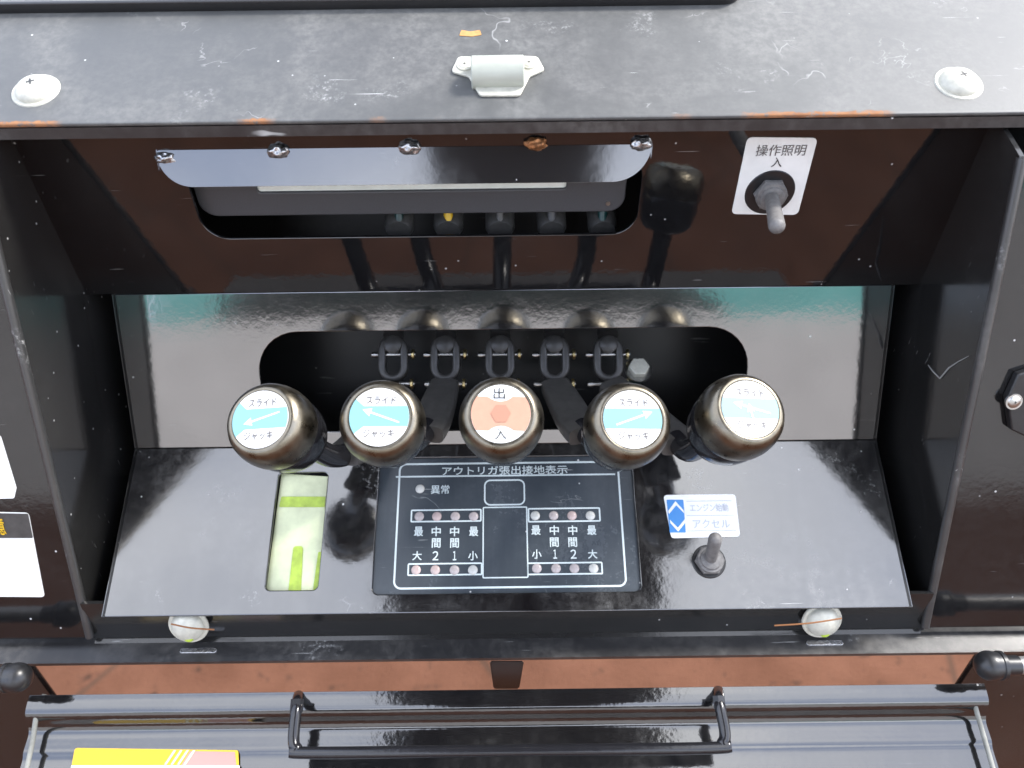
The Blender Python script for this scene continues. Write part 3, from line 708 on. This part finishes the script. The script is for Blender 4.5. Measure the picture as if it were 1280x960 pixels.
for i, k_ in enumerate(KN):
    pf = at(*k_['f'], .490); pb = at(*k_['b'], .537)
    ax = (pf - pb).normalized(); mm = axis_m(pf, ax, e_x)
    t = thing('control_lever', at(k_['fx'], 470, .672), k_['lab'], 'lever', 'row of round knobbed control levers')
    kb = link('knob', me_knob, M['knob'], t, mm)
    link('knob_back', me_back, M['shaft'], t, mm)
    link('label_disc', me_disc, M['white'], kb, mm)
    if k_['kind'] == 'hex':
        # orange sides, hexagon in the middle
        r = .0183; pts = []
        for a in range(-38, 39, 6): pts.append((r * math.cos(R(a)), r * math.sin(R(a))))
        for a in range(50, 131, 10): pts.append((.0118 * math.cos(R(a)) * 1.0, .0205 - .0128 * math.sin(R(a)) + .0))
        for a in range(142, 219, 6): pts.append((r * math.cos(R(a)), r * math.sin(R(a))))
        for a in range(130, 49, -10): pts.append((.0118 * math.cos(R(a)), -.0205 + .0128 * math.sin(R(a))))
        link('orange_field', plate([pts], .0002, 0, .0002), M['orange'], kb, mm)
        link('hexagon', plate([[(.0062 * math.cos(R(q)), .0062 * math.sin(R(q))) for q in range(0, 360, 60)]], .0002, 0, .0005), M['orange2'], kb, mm)
        link('lettering', text_mesh('出', .0070, .0072, .0), M['ink'], kb, mm @ Matrix.Translation((-.0008, .0128, .0004)))
        link('lettering', text_mesh('入', .0072, .0068, .0), M['ink'], kb, mm @ Matrix.Translation((-.0002, -.0128, .0004)))
    else:
        link('cyan_band', disc_band(-.0060, .0068, .0045 if i < 2 else 0), M['cyan'], kb, mm)
        ang = {'a1': 196, 'a2': 160, 'a3': 20, 'a4': 165}[k_['kind']]
        link('arrow', arrow_mesh(ang), M['arrow'], kb, mm @ Matrix.Translation((.001, .0005, 0)))
        if k_['kind'] == 'a4': link('arrow', arrow_mesh(100, .010), M['arrow'], kb, mm @ Matrix.Translation((.0, -.0015, .0001)))
        link('lettering', text_mesh('スライド', .0185, .0052, .012), M['greyink'], kb, mm @ Matrix.Translation((.001, .0105, .0004)))
        link('lettering', text_mesh('ジャッキ', .0190, .0054, .012), M['greyink'], kb, mm @ Matrix.Translation((0, -.0105, .0004)))
    pts = [pb + (pb - pf).normalized() * .001] + [at(*q) for q in PATHS[i]]
    pts = catmull(pts, 6); n = len(pts)
    rad = [(.0088 if j < n * .45 else .0088 + .0 * j) for j in range(n)]
    link('shaft', sweep(pts[: int(n * .55) + 1], .0085, 20), M['shaft'], t)
    fl = pts[int(n * .5):]; m_ = len(fl)
    link('arm', sweep(fl, [(.0155 - .004 * j / m_, .007) for j in range(m_)], 20, side=e_x), M['cast'], t)
    fork(t, k_['fx'])

# ------------------------------------------------------------------ screws on the bottom face, straws
for q in ((233, 789), (1030, 783)):
    h = PV.hit(*q, .006); o = dome('dome_screw', axis_m(PV.pt(h[0], h[1], .001), (PV.n + Vector((0, 0, .35))).normalized()), .0125, .009, M['zinc'], cab, False)
    link('paint_mark', lathe([(0, .0008), (.003, .0004), (.0042, -.0006)], 20), M['green'], o, axis_m(PV.pt(h[0] + .001, h[1] - .004, .0093), (PV.n + Vector((0, 0, .3))).normalized()))
    for s_ in ((.0,),):
        c = p_L + Vector((h[0] + .004, .009, .0012))
        link('flange_slot', plate([rr(-.014, -.0022, .014, .0022, .002)], .0012, .0003), M['weld'], cab, axis_m(c, Vector((0, 0, 1))))
for (a, b_) in (((214, 780), (268, 787)), ((968, 782), (1052, 773))):
    A = PV.pt(*PV.hit(*a, .012), .012); B = PV.pt(*PV.hit(*b_, .013), .013); mid = (A + B) / 2 + Vector((0, -.002, .0015))
    o = link('straw', sweep(catmull([A, mid, B], 6), .0006, 8), M['straw'])
    tag(o, 'thin orange straw lying across the %s lower dome screw' % ('left' if a[0] < 600 else 'right'), 'straw')

# ------------------------------------------------------------------ fold-down door and its handle
T = YZ(.2290, .600); td = YZ(.2290 + .857 * .2, .600 - .515 * .2)
PDr = Plane(T, td)
door = thing('fold_down_door', PDr.pt(0, -.06, -.01), 'glossy black cabinet door folded down below the gap with a wire handle', 'cabinet door')
def dp(s, h): return PDr.pt(0, -s, h)
pr = []
ctrl = [(0, -.006), (0, 0), (.001, .0008), (.006, .0010), (.012, .0002), (.016, -.003), (.020, -.0085), (.0235, -.0115), (.027, -.0125), (.033, -.0122), (.038, -.012), (.042, -.0135), (.046, -.0138), (.060, -.0134), (.1, -.0125), (.16, -.012)]
pts = catmull([dp(*c) for c in ctrl], 5)
dw0 = PDr.hit(38, 868)[0]; dw1 = PDr.hit(1230, 856)[0]
link('door_skin', prism(thick(pts, .002, 1), dw0, dw1, nx=1, ang=60), M['door'], door)
hz = .018
def hp(px, py, h=hz): return PDr.pt(*PDr.hit(px, py, h), h)
A = hp(373, 870, .002); A2 = hp(371, 882); B = hp(367, 922); c1 = hp(371, 936); c2 = hp(388, 941)
D2 = hp(888, 935); D1 = hp(903, 929); E = hp(906, 915); G2 = hp(899, 878); G = hp(898, 864, .002)
hd = link('door_handle', sweep(catmull([A, A2, B, c1, c2, (c2 + D2) / 2, D2, D1, E, G2, G], 8), .0041, 16), M['shaft'], door)
for q in (A2, G2):
    link('handle_nut', sweep([q - Vector((0, 0.004, 0.002)), q + Vector((0, .004, .002))], .0046, 6), M['rubber'], hd)
# warning sticker on the door
PS = Plane(PDr.pt(0, 0, -.0122), PDr.pt(0, -.2, -.0118))
ws = sticker('warning_sticker', PS, [(84, 990), (300, 990), (298, 938), (94, 935)], M['yellow'], door, r=.002)
ws['label'] = 'yellow sticker with salmon and white panels'
sticker('salmon_panel', PS, [(226, 958), (296, 958), (294, 940), (238, 939)], M['salmon'], ws, z=.0009, r=.0006)
sticker('white_panel', PS, [(88, 992), (300, 992), (300, 957), (90, 957)], M['white'], ws, z=.0012, r=.0006)
for i in range(4):
    sticker('pale_stripe', PS, [(206 + i * 8, 956), (209 + i * 8, 956), (221 + i * 8, 938), (218 + i * 8, 938)], M['arrow'], ws, z=.0014, r=.0001)
# stays at the two ends of the door
for pts_, s in ((((56, 868), (46, 893), (41, 925), (33, 962)), 'left'), (((1212, 858), (1221, 890), (1231, 925), (1244, 970)), 'right')):
    pp = catmull([PDr.pt(*PDr.hit(*q, -.004), -.004) for q in pts_], 5)
    tag(link('door_stay', sweep(pp, .0018, 10), M['strap']), 'pale scuffed door stay cord at the %s end of the folded door' % s, 'door stay', 'door stays')
# rubber ball stops
for (px, py, sgn, lab) in ((21, 847, -1, 'black ball knob stop at the left end of the gap'), (1237, 832, 1, 'black ball knob stop on a grey rod at the right end of the gap')):
    c = at(px, py, .575); t = thing('ball_stop', c, lab, 'ball stop', 'ball stops at the ends of the gap')
    prf = [(0, .0105)] + [(.0105 * math.sin(R(a)), .0105 * math.cos(R(a))) for a in range(15, 120, 12)] + [(.0095, -.006), (.0102, -.0065), (.0102, -.009), (.007, -.0095), (.007, -.02)]
    link('ball', lathe(prf, 40, 40), M['rubber'], t, axis_m(c, Vector((-sgn, 0, 0)), Vector((0, 1, 0))))
    link('rod', sweep([c + e_x * sgn * .010, c + e_x * sgn * .12], .0062, 24), simple('grey_rod', (.35, .34, .33), .35, .6, bump=.3, var=.3), t)
# rubber bumper in the middle of the gap
c = p_L + Vector((.0, .008, -.008)); bxm = at(633, 842, .61)
bm = bmesh.new()
r0 = [at(612, 826, .604), at(655, 826, .604), at(655, 826, .625), at(612, 826, .625)]; r1 = [at(617, 861, .630), at(649, 861, .630), at(649, 861, .655), at(617, 861, .655)]
va = [bm.verts.new(p) for p in r0]; vb_ = [bm.verts.new(p) for p in r1]
bm.faces.new(va); bm.faces.new(vb_[::-1])
for i in range(4): bm.faces.new((va[i], va[(i + 1) % 4], vb_[(i + 1) % 4], vb_[i]))
bmesh.ops.recalc_face_normals(bm, faces=bm.faces); bmesh.ops.bevel(bm, geom=bm.edges[:], offset=.0012, segments=2, affect='EDGES')
o = link('rubber_bumper', from_bm(bm), M['ink'], cab); 

# ------------------------------------------------------------------ things at the frame sides
# latch plate on the right frame face
lt = thing('latch', PF.pt(*PF.hit(1268, 500), 0), 'small black latch plate with a silver screw on the right frame face', 'latch')
link('latch_plate', plate([round_poly([PF.hit(*q) for q in ((1256, 532), (1290, 548), (1290, 455), (1264, 463), (1251, 492))], .002)[::-1]], .006, .0012, .008), M['rubber'], lt, PF.m)
h = PF.hit(1267, 502, .008); dome('latch_screw', PF.at(h[0], h[1], .008), .0048, .002, M['steel'], lt, True)
# labels on the left frame face
o = sticker('frame_sticker', PF, [(-30, 622), (20, 621), (23, 608), (4, 545), (-40, 500)], M['white'], cab, z=.0024, r=.002)
o = sticker('frame_sticker', PF, [(-60, 743), (58, 744), (38, 639), (-60, 637)], M['white'], cab, z=.0024, r=.003)
o['label'] = 'white sticker with dark header and yellow lettering'
sticker('sticker_header', PF, [(-60, 670), (43.5, 670), (37.5, 640), (-60, 638)], M['cast'], o, z=.0028, r=.0008)
words(PF, '注意', -1, 655, 20, 22, M['yellow'], o, .0032, .01)

# marks left on the paint: primer spot on the shelf, V scratch on the right wall
ps = link('primer_spot', plate([round_poly([P0.hit(*q) for q in ((574, 45), (577, 38), (588, 40), (600, 38), (602, 44), (590, 46))], .0008)[::-1]], .0003, 0, .0004), simple('orange_primer', (.55, .30, .10), .8, var=.4), cab, P0.m)
def on_wall(px, py):
    q = ray(px, py); k = (WB - .0006 - CAM.x) / q.x; return CAM + q * k
link('scratch', sweep([on_wall(*q) for q in ((1160, 456), (1166, 464), (1175, 473), (1186, 460), (1198, 452), (1211, 445))], [.0002, .0005, .0006, .0006, .0004, .0002], 6), M['greyish'], cab)

# frame cheeks that close the gap at both ends
for s, pxe in ((-1, 36), (1, 1226)):
    xe = (at(pxe, 845, .606)).x; xa, xb = sorted((xe, s * .62)); y_ = p_L.y + .004
    bm = bmesh.new(); bmesh.ops.create_cube(bm, size=1)
    for v in bm.verts: v.co = Vector(((xa + xb) / 2 + v.co.x * (xb - xa), y_ + .002 + v.co.y * .005, p_L.z - .154 + v.co.z * .30))
    bmesh.ops.bevel(bm, geom=bm.edges[:], offset=.002, segments=2, affect='EDGES')
    link('frame_cheek', from_bm(bm), M['wall'], cab)
